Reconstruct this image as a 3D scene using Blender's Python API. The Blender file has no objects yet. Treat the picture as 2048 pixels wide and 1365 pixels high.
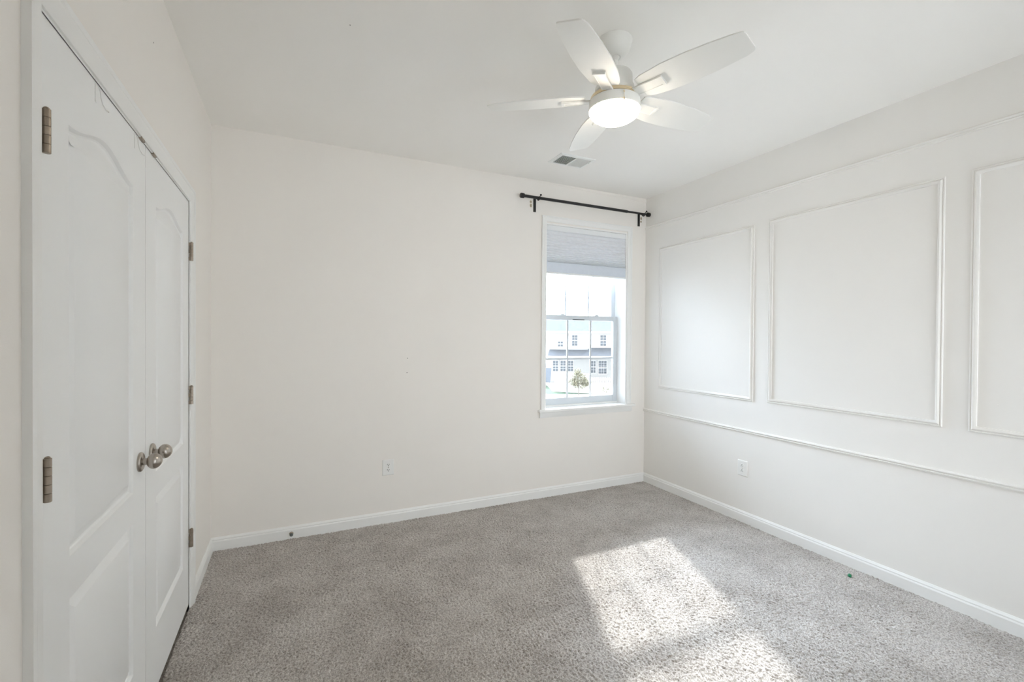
import bpy, bmesh, math, random
import numpy as np
from mathutils import Vector, Matrix

random.seed(7)
S = bpy.context.scene
C = S.collection
PI = math.pi

# ------------------------------------------------------------------ camera
L, R, D, H = -0.472, 3.096, 3.513, 2.74          # left wall X, right wall X, back wall Y, ceiling Z
EYE = 1.394
YAW, PITCH, ROLL = math.radians(25.389), math.radians(-0.508), math.radians(0.374)
cam = bpy.data.objects.new('camera', bpy.data.cameras.new('camera'))
C.objects.link(cam)
cam.data.sensor_width = 36.0
cam.data.lens = 36.0 * 925.72 / 2048.0
cam.data.clip_start = 0.02
cam.data.clip_end = 500
f = Vector((math.sin(YAW) * math.cos(PITCH), math.cos(YAW) * math.cos(PITCH), math.sin(PITCH)))
r = Vector((math.cos(YAW), -math.sin(YAW), 0))
u = r.cross(f)
r2 = r * math.cos(ROLL) + u * math.sin(ROLL)
u2 = r2.cross(f)
cam.matrix_world = Matrix(((r2.x, u2.x, -f.x, 0), (r2.y, u2.y, -f.y, 0), (r2.z, u2.z, -f.z, EYE), (0, 0, 0, 1)))
S.camera = cam

# ------------------------------------------------------------------ sky, sun, exposure
W = bpy.data.worlds.new('sky')
S.world = W
W.use_nodes = True
nt = W.node_tree
nt.nodes.clear()
wo = nt.nodes.new('ShaderNodeOutputWorld')
bg = nt.nodes.new('ShaderNodeBackground')
tc = nt.nodes.new('ShaderNodeTexCoord')
sx = nt.nodes.new('ShaderNodeSeparateXYZ')
mr = nt.nodes.new('ShaderNodeMapRange')
mr.interpolation_type = 'SMOOTHSTEP'
mr.inputs['From Min'].default_value = -0.35
mr.inputs['From Max'].default_value = 0.45
mx = nt.nodes.new('ShaderNodeMix')
mx.data_type = 'RGBA'
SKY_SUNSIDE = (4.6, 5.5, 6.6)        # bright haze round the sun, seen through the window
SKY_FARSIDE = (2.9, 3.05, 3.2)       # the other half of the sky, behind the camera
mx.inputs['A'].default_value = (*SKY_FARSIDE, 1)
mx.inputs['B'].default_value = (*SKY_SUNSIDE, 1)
nt.links.new(tc.outputs['Generated'], sx.inputs[0])
nt.links.new(sx.outputs['Y'], mr.inputs['Value'])
nt.links.new(mr.outputs[0], mx.inputs['Factor'])
# hazy glow round the sun
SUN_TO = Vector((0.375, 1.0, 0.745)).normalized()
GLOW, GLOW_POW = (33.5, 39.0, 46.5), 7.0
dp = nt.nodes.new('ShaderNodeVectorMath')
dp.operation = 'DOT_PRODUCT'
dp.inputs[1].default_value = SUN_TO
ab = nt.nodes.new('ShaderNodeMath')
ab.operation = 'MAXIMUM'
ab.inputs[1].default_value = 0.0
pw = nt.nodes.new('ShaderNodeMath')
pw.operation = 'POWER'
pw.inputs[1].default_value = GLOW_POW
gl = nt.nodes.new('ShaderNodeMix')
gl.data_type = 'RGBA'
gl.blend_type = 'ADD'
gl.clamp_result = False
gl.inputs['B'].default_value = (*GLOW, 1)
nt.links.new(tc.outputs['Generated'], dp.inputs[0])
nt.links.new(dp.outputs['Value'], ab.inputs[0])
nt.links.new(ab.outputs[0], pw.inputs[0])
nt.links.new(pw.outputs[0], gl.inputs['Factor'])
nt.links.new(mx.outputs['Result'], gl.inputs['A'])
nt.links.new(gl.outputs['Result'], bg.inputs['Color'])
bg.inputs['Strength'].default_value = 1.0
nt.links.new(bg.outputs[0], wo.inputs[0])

sun = bpy.data.objects.new('sun', bpy.data.lights.new('sun', 'SUN'))
C.objects.link(sun)
sun.data.energy = 5.0
sun.data.angle = math.radians(2.0)
sun.data.color = (1.0, 0.985, 0.96)
sun.rotation_euler = Vector((-0.375, -1.0, -0.745)).to_track_quat('-Z', 'Y').to_euler()
sun.location = (8, 20, 16)

LAMP = 24.0                               # radiance of the lit glass of the fan lamp
S.view_settings.view_transform = 'Standard'
S.view_settings.look = 'None'
S.view_settings.gamma = 1
S.view_settings.use_curve_mapping = False
S.view_settings.exposure = 0.62
S.cycles.max_bounces = 12
S.cycles.diffuse_bounces = 8
S.cycles.transparent_max_bounces = 12


# ------------------------------------------------------------------ materials
def mat(name, col, rough=0.5, metal=0.0, noise=0.0, nscale=30, bump=0.0, bscale=200, spec=0.5, emit=None, estr=0, alt=None, sheen=0):
    m = bpy.data.materials.new(name)
    m.use_nodes = True
    n = m.node_tree
    b = n.nodes['Principled BSDF']
    b.inputs['Base Color'].default_value = (*col, 1)
    b.inputs['Roughness'].default_value = rough
    b.inputs['Metallic'].default_value = metal
    b.inputs['Specular IOR Level'].default_value = spec
    if sheen:
        b.inputs['Sheen Weight'].default_value = sheen
    t = n.nodes.new('ShaderNodeTexCoord')
    if noise or alt:
        x = n.nodes.new('ShaderNodeTexNoise')
        x.inputs['Scale'].default_value = nscale
        x.inputs['Detail'].default_value = 4
        rp = n.nodes.new('ShaderNodeValToRGB')
        rp.color_ramp.elements[0].position = 0.3
        rp.color_ramp.elements[1].position = 0.7
        a = alt or tuple(c * (1 - noise) for c in col)
        rp.color_ramp.elements[0].color = (*a, 1)
        rp.color_ramp.elements[1].color = (*col, 1)
        n.links.new(t.outputs['Object'], x.inputs['Vector'])
        n.links.new(x.outputs['Fac'], rp.inputs['Fac'])
        n.links.new(rp.outputs['Color'], b.inputs['Base Color'])
    if bump:
        y = n.nodes.new('ShaderNodeTexNoise')
        y.inputs['Scale'].default_value = bscale
        y.inputs['Detail'].default_value = 3
        bp = n.nodes.new('ShaderNodeBump')
        bp.inputs['Strength'].default_value = bump
        bp.inputs['Distance'].default_value = 0.002
        n.links.new(t.outputs['Object'], y.inputs['Vector'])
        n.links.new(y.outputs['Fac'], bp.inputs['Height'])
        n.links.new(bp.outputs['Normal'], b.inputs['Normal'])
    if emit:
        b.inputs['Emission Color'].default_value = (*emit, 1)
        b.inputs['Emission Strength'].default_value = estr
    return m


M = {}
M['wall'] = mat('cream_wall_paint', (0.883, 0.850, 0.808), 0.75, noise=0.012, nscale=2.5, bump=0.12, bscale=260, spec=0.25)
M['ceil'] = mat('ceiling_paint', (0.935, 0.918, 0.885), 0.9, noise=0.01, nscale=2, bump=0.1, bscale=220, spec=0.15)
M['trim'] = mat('white_trim_paint', (0.885, 0.885, 0.87), 0.38, noise=0.008, nscale=6, spec=0.45)
M['panelwall'] = mat('white_panel_paint', (0.875, 0.857, 0.825), 0.6, noise=0.01, nscale=2.5, bump=0.08, bscale=260, spec=0.3)
M['door'] = mat('white_door_paint', (0.90, 0.905, 0.90), 0.42, noise=0.008, nscale=5, bump=0.05, bscale=120, spec=0.4)
M['vinyl'] = mat('white_window_vinyl', (0.64, 0.675, 0.705), 0.35, noise=0.008, nscale=9)
M['nickel'] = mat('satin_nickel', (0.47, 0.43, 0.385), 0.27, metal=1.0, noise=0.06, nscale=40)
M['nickel_dark'] = mat('aged_nickel', (0.40, 0.34, 0.28), 0.42, metal=1.0, noise=0.15, nscale=70)
M['black'] = mat('black_metal', (0.016, 0.016, 0.017), 0.42, noise=0.15, nscale=60, spec=0.4)
M['fan'] = mat('white_fan_enamel', (0.85, 0.845, 0.81), 0.32, noise=0.008, nscale=9)
M['blade'] = mat('white_fan_blade', (0.86, 0.855, 0.82), 0.5, noise=0.012, nscale=12)
M['gold'] = mat('polished_gold', (0.88, 0.73, 0.50), 0.12, metal=1.0, noise=0.05, nscale=30)
M['lamp'] = mat('lit_frosted_glass', (0.9, 0.9, 0.88), 0.4, noise=0.01, nscale=8, emit=(1.0, 0.88, 0.73), estr=LAMP)
M['shade'] = mat('pleated_shade_fabric', (0.82, 0.84, 0.865), 0.85, noise=0.03, nscale=60, bump=0.1, bscale=500)
M['shade_rail'] = mat('shade_headrail_white', (0.84, 0.86, 0.87), 0.5, noise=0.01, nscale=20)
M['shade_low'] = mat('shade_lower_rail', (0.69, 0.74, 0.82), 0.7, noise=0.03, nscale=40)
M['outlet'] = mat('white_outlet_plastic', (0.86, 0.86, 0.84), 0.3, noise=0.006, nscale=30)
M['slot'] = mat('dark_slot', (0.03, 0.03, 0.03), 0.7, noise=0.1, nscale=90)
M['vent'] = mat('white_vent_enamel', (0.85, 0.86, 0.84), 0.4, noise=0.01, nscale=20)
M['duct'] = mat('dark_duct_metal', (0.13, 0.145, 0.14), 0.7, noise=0.2, nscale=40)
M['anchor'] = mat('tan_wall_plug', (0.52, 0.44, 0.30), 0.8, noise=0.25, nscale=300)
M['green'] = mat('green_plastic', (0.0, 0.19, 0.075), 0.4, noise=0.2, nscale=200)
M['dark'] = mat('closet_dark', (0.22, 0.21, 0.20), 0.9, noise=0.05, nscale=5)
# outdoors
M['siding'] = mat('pale_vinyl_siding', (0.38, 0.375, 0.365), 0.7, noise=0.02, nscale=2)
M['roof'] = mat('grey_shingles', (0.122, 0.128, 0.140), 0.95, spec=0.0, noise=0.25, nscale=3.0, bump=0.5, bscale=12)
M['fascia'] = mat('white_fascia', (0.55, 0.55, 0.55), 0.6, noise=0.02, nscale=4)
M['owin'] = mat('outdoor_window_glass', (0.075, 0.09, 0.108), 0.25, noise=0.2, nscale=3)
M['lawn'] = mat('lawn_green', (0.085, 0.105, 0.078), 0.95, spec=0.0, noise=0.25, nscale=3)
M['drive'] = mat('pale_concrete', (0.42, 0.40, 0.375), 0.9, noise=0.06, nscale=1.5)
M['leaf'] = mat('olive_leaf', (0.25, 0.235, 0.165), 0.8, noise=0.3, nscale=1.5)
M['bark'] = mat('grey_bark', (0.20, 0.17, 0.14), 0.9, noise=0.3, nscale=8)
M['fence'] = mat('white_vinyl_fence', (0.72, 0.72, 0.70), 0.5, noise=0.02, nscale=3)
M['bluegrey'] = mat('bluegrey_canvas', (0.15, 0.17, 0.205), 0.8, noise=0.1, nscale=3)


def let_light_through(m, amount):
    n = m.node_tree
    o = next(x for x in n.nodes if x.type == 'OUTPUT_MATERIAL')
    b = n.nodes['Principled BSDF']
    t = n.nodes.new('ShaderNodeBsdfTranslucent')
    t.inputs['Color'].default_value = (0.80, 0.86, 0.95, 1)
    x = n.nodes.new('ShaderNodeMixShader')
    x.inputs[0].default_value = amount
    n.links.new(b.outputs[0], x.inputs[1])
    n.links.new(t.outputs[0], x.inputs[2])
    n.links.new(x.outputs[0], o.inputs[0])


let_light_through(M['shade'], 0.035)
let_light_through(M['shade_low'], 0.035)


def glass_mat():
    m = bpy.data.materials.new('window_glass')
    m.use_nodes = True
    n = m.node_tree
    n.nodes.clear()
    o = n.nodes.new('ShaderNodeOutputMaterial')
    t = n.nodes.new('ShaderNodeBsdfTransparent')
    t.inputs[0].default_value = (0.965, 0.975, 0.975, 1)
    g = n.nodes.new('ShaderNodeBsdfGlossy')
    g.inputs['Roughness'].default_value = 0.02
    fr = n.nodes.new('ShaderNodeFresnel')
    fr.inputs['IOR'].default_value = 1.45
    x = n.nodes.new('ShaderNodeMixShader')
    n.links.new(fr.outputs[0], x.inputs[0])
    n.links.new(t.outputs[0], x.inputs[1])
    n.links.new(g.outputs[0], x.inputs[2])
    n.links.new(x.outputs[0], o.inputs[0])
    return m


M['glass'] = glass_mat()


def carpet_mat():
    m = bpy.data.materials.new('grey_frieze_carpet')
    m.use_nodes = True
    n = m.node_tree
    b = n.nodes['Principled BSDF']
    b.inputs['Roughness'].default_value = 1.0
    b.inputs['Specular IOR Level'].default_value = 0.1
    b.inputs['Sheen Weight'].default_value = 0.35
    b.inputs['Sheen Roughness'].default_value = 0.6
    t = n.nodes.new('ShaderNodeTexCoord')
    # yarn flecks: two yarn tones twisted together
    x = n.nodes.new('ShaderNodeTexNoise')
    x.inputs['Scale'].default_value = 150
    x.inputs['Detail'].default_value = 3
    n.links.new(t.outputs['Object'], x.inputs['Vector'])
    rp = n.nodes.new('ShaderNodeValToRGB')
    rp.color_ramp.elements[0].position = 0.30
    rp.color_ramp.elements[0].color = (0.245, 0.213, 0.187, 1)
    rp.color_ramp.elements[1].position = 0.62
    rp.color_ramp.elements[1].color = (0.64, 0.605, 0.568, 1)
    n.links.new(x.outputs['Fac'], rp.inputs['Fac'])
    # worn, trodden patches
    y = n.nodes.new('ShaderNodeTexNoise')
    y.inputs['Scale'].default_value = 3.2
    y.inputs['Detail'].default_value = 5
    y.inputs['Roughness'].default_value = 0.65
    n.links.new(t.outputs['Object'], y.inputs['Vector'])
    rq = n.nodes.new('ShaderNodeValToRGB')
    rq.color_ramp.elements[0].position = 0.36
    rq.color_ramp.elements[0].color = (0.75, 0.735, 0.72, 1)
    rq.color_ramp.elements[1].position = 0.60
    rq.color_ramp.elements[1].color = (1, 1, 1, 1)
    n.links.new(y.outputs['Fac'], rq.inputs['Fac'])
    mm = n.nodes.new('ShaderNodeMix')
    mm.data_type = 'RGBA'
    mm.blend_type = 'MULTIPLY'
    mm.inputs['Factor'].default_value = 1
    n.links.new(rp.outputs['Color'], mm.inputs['A'])
    n.links.new(rq.outputs['Color'], mm.inputs['B'])
    n.links.new(mm.outputs['Result'], b.inputs['Base Color'])
    z = n.nodes.new('ShaderNodeTexNoise')
    z.inputs['Scale'].default_value = 320
    z.inputs['Detail'].default_value = 2
    n.links.new(t.outputs['Object'], z.inputs['Vector'])
    bp = n.nodes.new('ShaderNodeBump')
    bp.inputs['Strength'].default_value = 0.6
    bp.inputs['Distance'].default_value = 0.004
    n.links.new(z.outputs['Fac'], bp.inputs['Height'])
    n.links.new(bp.outputs['Normal'], b.inputs['Normal'])
    return m


M['carpet'] = carpet_mat()


# ------------------------------------------------------------------ geometry helpers
def quadbox(bm, pts):
    """8 points: bottom ring of 4 then top ring of 4."""
    v = [bm.verts.new(p) for p in pts]
    for q in ((3, 2, 1, 0), (4, 5, 6, 7), (0, 1, 5, 4), (1, 2, 6, 5), (2, 3, 7, 6), (3, 0, 4, 7)):
        bm.faces.new([v[i] for i in q])


def box(bm, x0, x1, y0, y1, z0, z1):
    quadbox(bm, [(x0, y0, z0), (x1, y0, z0), (x1, y1, z0), (x0, y1, z0),
                 (x0, y0, z1), (x1, y0, z1), (x1, y1, z1), (x0, y1, z1)])


def frame_of(axis):
    a = Vector(axis).normalized()
    h = Vector((0, 0, 1)) if abs(a.z) < 0.9 else Vector((1, 0, 0))
    s = a.cross(h).normalized()
    return a, s, s.cross(a).normalized()


def lathe(bm, prof, origin=(0, 0, 0), axis=(0, 0, 1), seg=40, sy=1.0):
    """prof: (distance along axis, radius); closed with caps where the radius is 0 or at the ends."""
    a, s, t = frame_of(axis)
    o = Vector(origin)
    rings = []
    for d, rad in prof:
        if rad < 1e-6:
            rings.append([bm.verts.new(o + a * d)])
        else:
            rings.append([bm.verts.new(o + a * d + (s * math.cos(k * 2 * PI / seg) + t * sy * math.sin(k * 2 * PI / seg)) * rad) for k in range(seg)])
    for p, q in zip(rings, rings[1:]):
        for k in range(seg):
            k2 = (k + 1) % seg
            if len(p) == 1 and len(q) == 1:
                continue
            if len(p) == 1:
                bm.faces.new((p[0], q[k2], q[k]))
            elif len(q) == 1:
                bm.faces.new((p[k], p[k2], q[0]))
            else:
                bm.faces.new((p[k], p[k2], q[k2], q[k]))
    for e in (rings[0], rings[-1]):
        if len(e) > 2:
            bm.faces.new(e)


def cyl(bm, p0, p1, rad, rad2=None, seg=20):
    p0, p1 = Vector(p0), Vector(p1)
    lathe(bm, [(0, rad), ((p1 - p0).length, rad if rad2 is None else rad2)], p0, p1 - p0, seg)


def tube(bm, pts, rad, seg=10):
    pts = [Vector(p) for p in pts]
    rings = []
    ref = None
    for i, p in enumerate(pts):
        d = (pts[min(i + 1, len(pts) - 1)] - pts[max(i - 1, 0)]).normalized()
        if ref is None:
            _, s, _ = frame_of(d)
        else:
            s = (ref - d * ref.dot(d)).normalized()
        ref = s
        t = d.cross(s)
        rings.append([bm.verts.new(p + (s * math.cos(k * 2 * PI / seg) + t * math.sin(k * 2 * PI / seg)) * rad) for k in range(seg)])
    for a, b in zip(rings, rings[1:]):
        for k in range(seg):
            bm.faces.new((a[k], a[(k + 1) % seg], b[(k + 1) % seg], b[k]))
    bm.faces.new(rings[0])
    bm.faces.new(rings[-1])


def obj(name, bm, m, parent=None, smooth=None, bevel=0.0, bseg=2):
    bmesh.ops.recalc_face_normals(bm, faces=bm.faces)
    me = bpy.data.meshes.new(name)
    bm.to_mesh(me)
    bm.free()
    me.materials.append(M[m])
    if smooth is not None:
        for p in me.polygons:
            p.use_smooth = True
        me.set_sharp_from_angle(angle=math.radians(smooth))
    o = bpy.data.objects.new(name, me)
    C.objects.link(o)
    if parent is not None:
        o.parent = parent
        o.matrix_parent_inverse = Matrix.Identity(4)
    if bevel:
        b = o.modifiers.new('bevel', 'BEVEL')
        b.width = bevel
        b.segments = bseg
        b.limit_method = 'ANGLE'
        b.angle_limit = math.radians(40)
    return o


def tag(o, label, cat, group=None, kind=None):
    o['label'] = label
    o['category'] = cat
    if group:
        o['group'] = group
    if kind:
        o['kind'] = kind
    return o


def thing(name, label, cat, loc=(0, 0, 0), group=None, rotz=0):
    o = bpy.data.objects.new(name, None)
    o.empty_display_size = 0.05
    C.objects.link(o)
    o.location = loc
    o.rotation_euler = (0, 0, rotz)
    return tag(o, label, cat, group)


def struct(name, bm, m, label, cat, smooth=None, bevel=0.0):
    return tag(obj(name, bm, m, None, smooth, bevel), label, cat, kind='structure')


def nb():
    return bmesh.new()


# maps from a wall's own (along, up, out) to the room
def on_back(a, b, h):
    return Vector((a, D - h, b))


def on_right(a, b, h):
    return Vector((R - h, a, b))


def on_left(a, b, h):
    return Vector((L + h, a, b))


def sweep(bm, mp, a0, a1, prof):
    """straight moulding; prof: closed polygon of (up, out)."""
    p = [bm.verts.new(mp(a0, b, h)) for b, h in prof]
    q = [bm.verts.new(mp(a1, b, h)) for b, h in prof]
    k = len(prof)
    for i in range(k):
        j = (i + 1) % k
        bm.faces.new((p[i], p[j], q[j], q[i]))
    bm.faces.new(p)
    bm.faces.new(q)


def ring(bm, mp, a0, a1, b0, b1, prof):
    """mitred rectangular frame; prof: closed polygon of (inset from the outer edge, out)."""
    loops = []
    for sa, sb in ((0, 0), (1, 0), (1, 1), (0, 1)):
        loops.append([bm.verts.new(mp(a1 - i if sa else a0 + i, b1 - i if sb else b0 + i, h)) for i, h in prof])
    k = len(prof)
    for c in range(4):
        p, q = loops[c], loops[(c + 1) % 4]
        for i in range(k):
            j = (i + 1) % k
            bm.faces.new((p[i], p[j], q[j], q[i]))


def uframe(bm, mp, a0, a1, b0, b1, prof):
    """casing of two legs and a head, open at the bottom."""
    loops = []
    for sa, sb in ((0, 0), (0, 1), (1, 1), (1, 0)):
        loops.append([bm.verts.new(mp(a1 - i if sa else a0 + i, b1 - i if sb else b0, h)) for i, h in prof])
    k = len(prof)
    for c in range(3):
        p, q = loops[c], loops[c + 1]
        for i in range(k):
            j = (i + 1) % k
            bm.faces.new((p[i], p[j], q[j], q[i]))
    bm.faces.new(loops[0])
    bm.faces.new(loops[3])


# ------------------------------------------------------------------ room shell
T = 0.14                                     # wall thickness
Y0 = -0.50                                   # front wall, behind the camera
WX0, WX1, WZ0, WZ1 = 1.985, 2.872, 0.765, 2.388   # window opening
DY0, DY1, DZ1 = 1.290, 2.818, 2.066               # closet opening
WT = 0.20

bm = nb()
box(bm, L - T, WX0, D, D + WT, -0.3, H)
box(bm, WX1, R + T, D, D + WT, -0.3, H)
box(bm, WX0, WX1, D, D + WT, -0.3, WZ0 - 0.021)
box(bm, WX0, WX1, D, D + WT, WZ1, H)
struct('wall_back', bm, 'wall', 'cream painted wall with the single window in its right end', 'wall')

bm = nb()
box(bm, R, R + T, Y0, D, -0.3, H)
struct('wall_right', bm, 'panelwall', 'white wall with picture frame mouldings on the right', 'wall')

bm = nb()
box(bm, L - T, L, Y0, DY0, -0.3, H)
box(bm, L - T, L, DY1, D, -0.3, H)
box(bm, L - T, L, DY0, DY1, DZ1, H)
box(bm, L - 0.75, L - T, DY0 - 0.1, DY1 + 0.1, DZ1 + 0.1, DZ1 + 0.16)      # closet behind the doors
box(bm, L - 0.75, L - T, DY0 - 0.16, DY0 - 0.1, -0.3, DZ1 + 0.16)
box(bm, L - 0.75, L - T, DY1 + 0.1, DY1 + 0.16, -0.3, DZ1 + 0.16)
box(bm, L - 0.81, L - 0.75, DY0 - 0.16, DY1 + 0.16, -0.3, DZ1 + 0.16)
struct('wall_left', bm, 'wall', 'cream painted wall holding the double closet doors', 'wall')

FX0, FX1, FZ0, FZ1 = 1.15, 3.02, 0.08, 2.25     # unseen window added behind the camera on the right to brighten the room
bm = nb()
box(bm, L - T, FX0, Y0 - WT, Y0, -0.3, H)
box(bm, FX1, R + T, Y0 - WT, Y0, -0.3, H)
box(bm, FX0, FX1, Y0 - WT, Y0, -0.3, FZ0)
box(bm, FX0, FX1, Y0 - WT, Y0, FZ1, H)
struct('wall_front', bm, 'wall', 'cream painted wall behind the camera', 'wall')
fill_win = thing('added_fill_window', 'added unseen window behind the camera that lets in fill light', 'window', (0, 0, 0))
fill_win['kind'] = 'structure'
bm = nb()
for a in (FX0, (FX0 + FX1) / 2 - 0.03, FX1 - 0.06):
    box(bm, a, a + 0.06, Y0 - 0.14, Y0 - 0.10, FZ0, FZ1)
for a in (FZ0, (FZ0 + FZ1) / 2 - 0.02, FZ1 - 0.05):
    box(bm, FX0 + 0.06, FX1 - 0.06, Y0 - 0.138, Y0 - 0.102, a, a + 0.05)
obj('frame', bm, 'vinyl', fill_win)
bm = nb()
box(bm, FX0 + 0.05, FX1 - 0.05, Y0 - 0.122, Y0 - 0.119, FZ0 + 0.03, FZ1 - 0.03)
obj('pane', bm, 'glass', fill_win)

bm = nb()
box(bm, L - T, R + T, Y0 - WT, D + WT, H, H + 0.2)
struct('ceiling', bm, 'ceil', 'plain off-white ceiling that carries the fan', 'ceiling')


# carpet: a real pile, every tuft raised
def carpet():
    step = 0.0043
    xs = np.arange(L + 0.001, R - 0.001, step)
    ys = np.arange(0.05, D - 0.001, step)
    nx, ny = len(xs), len(ys)
    rng = np.random.default_rng(11)
    ky = np.fft.fftfreq(ny)[:, None]
    kx = np.fft.fftfreq(nx)[None, :]

    def band(lo, hi, ax=1.0, ay=1.0, ang=0.0):
        kxr = (kx * math.cos(ang) + ky * math.sin(ang)) * ax
        kyr = (-kx * math.sin(ang) + ky * math.cos(ang)) * ay
        k = np.sqrt(kxr ** 2 + kyr ** 2)
        flt = np.exp(-(k / hi) ** 2) * (1 - np.exp(-(k / lo) ** 2))
        w = np.fft.ifft2(np.fft.fft2(rng.standard_normal((ny, nx))) * flt).real
        return w / w.std()
    tufts = band(0.11, 0.30, 0.72, 1.28, 0.35) + 0.35 * band(0.25, 0.45)
    lay = band(0.004, 0.02)
    z = np.clip(tufts, -2.4, 0.55) * 0.0029 + np.clip(tufts, 0.55, 2.0) * 0.0007 + lay * 0.0006 - 0.0016
    X, Y = np.meshgrid(xs, ys)
    co = np.stack([X, Y, z], -1).reshape(-1, 3).astype(np.float32)
    idx = np.arange(nx * ny).reshape(ny, nx)
    q = np.stack([idx[:-1, :-1], idx[:-1, 1:], idx[1:, 1:], idx[1:, :-1]], -1).reshape(-1, 4).astype(np.int32)
    me = bpy.data.meshes.new('floor')
    me.vertices.add(len(co))
    me.vertices.foreach_set('co', co.ravel())
    me.loops.add(q.size)
    me.loops.foreach_set('vertex_index', q.ravel())
    me.polygons.add(len(q))
    me.polygons.foreach_set('loop_start', np.arange(0, q.size, 4, dtype=np.int32))
    me.polygons.foreach_set('use_smooth', np.ones(len(q), dtype=bool))
    me.update()
    me.validate()
    me.materials.append(M['carpet'])
    o = bpy.data.objects.new('floor', me)
    C.objects.link(o)
    tag(o, 'grey cut pile carpet covering the whole bedroom floor', 'carpet', kind='structure')
    b = nb()
    box(b, L - 0.81, R + T, Y0 - WT, D + WT, -0.3, -0.016)
    s = obj('underlay', b, 'carpet', o)
    return o


carpet()

# baseboards
BASE = [(-0.02, 0), (-0.02, 0.014), (0.058, 0.014), (0.063, 0.012), (0.066, 0.0095), (0.069, 0.0105), (0.073, 0.010), (0.079, 0.006), (0.084, 0.003), (0.084, 0)]
bm = nb()
sweep(bm, on_back, L, R, BASE)
struct('baseboard_back', bm, 'trim', 'white baseboard along the foot of the window wall', 'baseboard')
bm = nb()
sweep(bm, on_right, Y0, D - 0.0141, BASE)
struct('baseboard_right', bm, 'trim', 'white baseboard below the panelled wall on the right', 'baseboard')
bm = nb()
sweep(bm, on_left, DY1 + 0.070, D - 0.0141, BASE)
sweep(bm, on_left, Y0, DY0 - 0.078, BASE)
struct('baseboard_left', bm, 'trim', 'white baseboard beside the closet doors', 'baseboard')

# mouldings of the right wall
RAIL = [(0, 0), (0.0, 0.010), (0.003, 0.012), (0.007, 0.0125), (0.010, 0.008), (0.013, 0.012), (0.019, 0.016), (0.024, 0.014), (0.027, 0.008), (0.028, 0)]
bm = nb()
sweep(bm, on_right, Y0, D, [(0.682 + b, h) for b, h in RAIL])
struct('trim_1', bm, 'panelwall', 'white chair rail running above the outlet on the panelled wall', 'moulding', 50)
bm = nb()
sweep(bm, on_right, Y0, D, [(2.442 + b * 0.95, h) for b, h in RAIL])
struct('trim_2', bm, 'panelwall', 'white picture rail high on the panelled wall below the ceiling', 'moulding', 50)
FR = [(0, 0), (0.0, 0.006), (0.002, 0.009), (0.006, 0.0095), (0.009, 0.006), (0.012, 0.010), (0.018, 0.015), (0.024, 0.013), (0.027, 0.007), (0.030, 0.006), (0.031, 0)]
for k, (a0, a1, b0, b1, lab) in enumerate([
        (2.336, 3.319, 0.924, 2.235, 'white moulding frame nearest the window corner'),
        (1.227, 2.220, 0.934, 2.250, 'white moulding frame in the middle of the panelled wall'),
        (0.128, 1.121, 0.930, 2.253, 'white moulding frame cut off by the right edge of the photo')]):
    bm = nb()
    ring(bm, on_right, a0, a1, b0, b1, FR)
    struct('trim_%d' % (3 + k), bm, 'panelwall', lab, 'moulding', 50)

# ridge of joint compound along the top of the back wall
bm = nb()
p = [(1.70, H, 0), (1.70, H, 0.0025), (1.70, H - 0.004, 0.002), (1.70, H - 0.006, 0)]
q = [(R, H, 0), (R, H, 0.005), (R, H - 0.030, 0.0045), (R, H - 0.036, 0)]
quadbox(bm, [on_back(*x) for x in p] + [on_back(*x) for x in q])
struct('trim_6', bm, 'wall', 'uneven plaster ridge along the ceiling above the window', 'plaster')

# closet casing with its jamb
CAS = [(0, 0), (0, 0.016), (0.004, 0.0175), (0.014, 0.0175), (0.018, 0.015), (0.026, 0.0155), (0.046, 0.011), (0.054, 0.010), (0.060, 0.0085), (0.064, 0.006), (0.064, 0)]
bm = nb()
uframe(bm, on_left, DY0 - 0.078, DY1 + 0.070, -0.012, DZ1 + 0.070, CAS)
JD = 0.115
for y0, y1 in ((DY0 - 0.016, DY0), (DY1, DY1 + 0.016)):
    box(bm, L - JD, L + 0.0005, y0, y1, -0.012, DZ1)
box(bm, L - JD, L + 0.0005, DY0 - 0.016, DY1 + 0.016, DZ1, DZ1 + 0.016)
box(bm, L - 0.062, L - 0.041, DY0, DY1, DZ1 - 0.03, DZ1)
box(bm, L - 0.062, L - 0.041, DY0, DY0 + 0.02, 0, DZ1 - 0.03)
box(bm, L - 0.062, L - 0.041, DY1 - 0.02, DY1, 0, DZ1 - 0.03)
struct('trim_7', bm, 'trim', 'white casing and jamb round the double closet doors', 'casing', 35)


# ------------------------------------------------------------------ closet doors
def offset_poly(pts, d):
    n = len(pts)
    out = []
    for i in range(n):
        p0, p1, p2 = Vector(pts[i - 1]), Vector(pts[i]), Vector(pts[(i + 1) % n])
        e1, e2 = (p1 - p0).normalized(), (p2 - p1).normalized()
        n1, n2 = Vector((-e1.y, e1.x)), Vector((-e2.y, e2.x))       # inward for counter-clockwise
        m = (n1 + n2)
        m = m / max(0.3, (1 + n1.dot(n2)))
        out.append(p1 + m * d)
    return [(v.x, v.y) for v in out]


def panel_outline(a0, a1, b0, b1, rise):
    pts = [(a0, b0), (a1, b0)]
    if rise:
        c, w = (a0 + a1) / 2, (a1 - a0) / 2
        for i in range(33):
            x = 1 - 2 * i / 32
            pts.append((c + w * x, b1 + rise * 0.5 * (1 + math.cos(PI * x))))
    else:
        pts += [(a1, b1), (a0, b1)]
    return pts


MOLD = [(0, 0), (0.002, -0.002), (0.006, -0.009), (0.010, -0.0118), (0.014, -0.0122), (0.016, -0.0115), (0.038, -0.0030), (0.041, -0.0018)]
DOOR_H = -0.002                               # the slabs sit a hair behind the wall face


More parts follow.
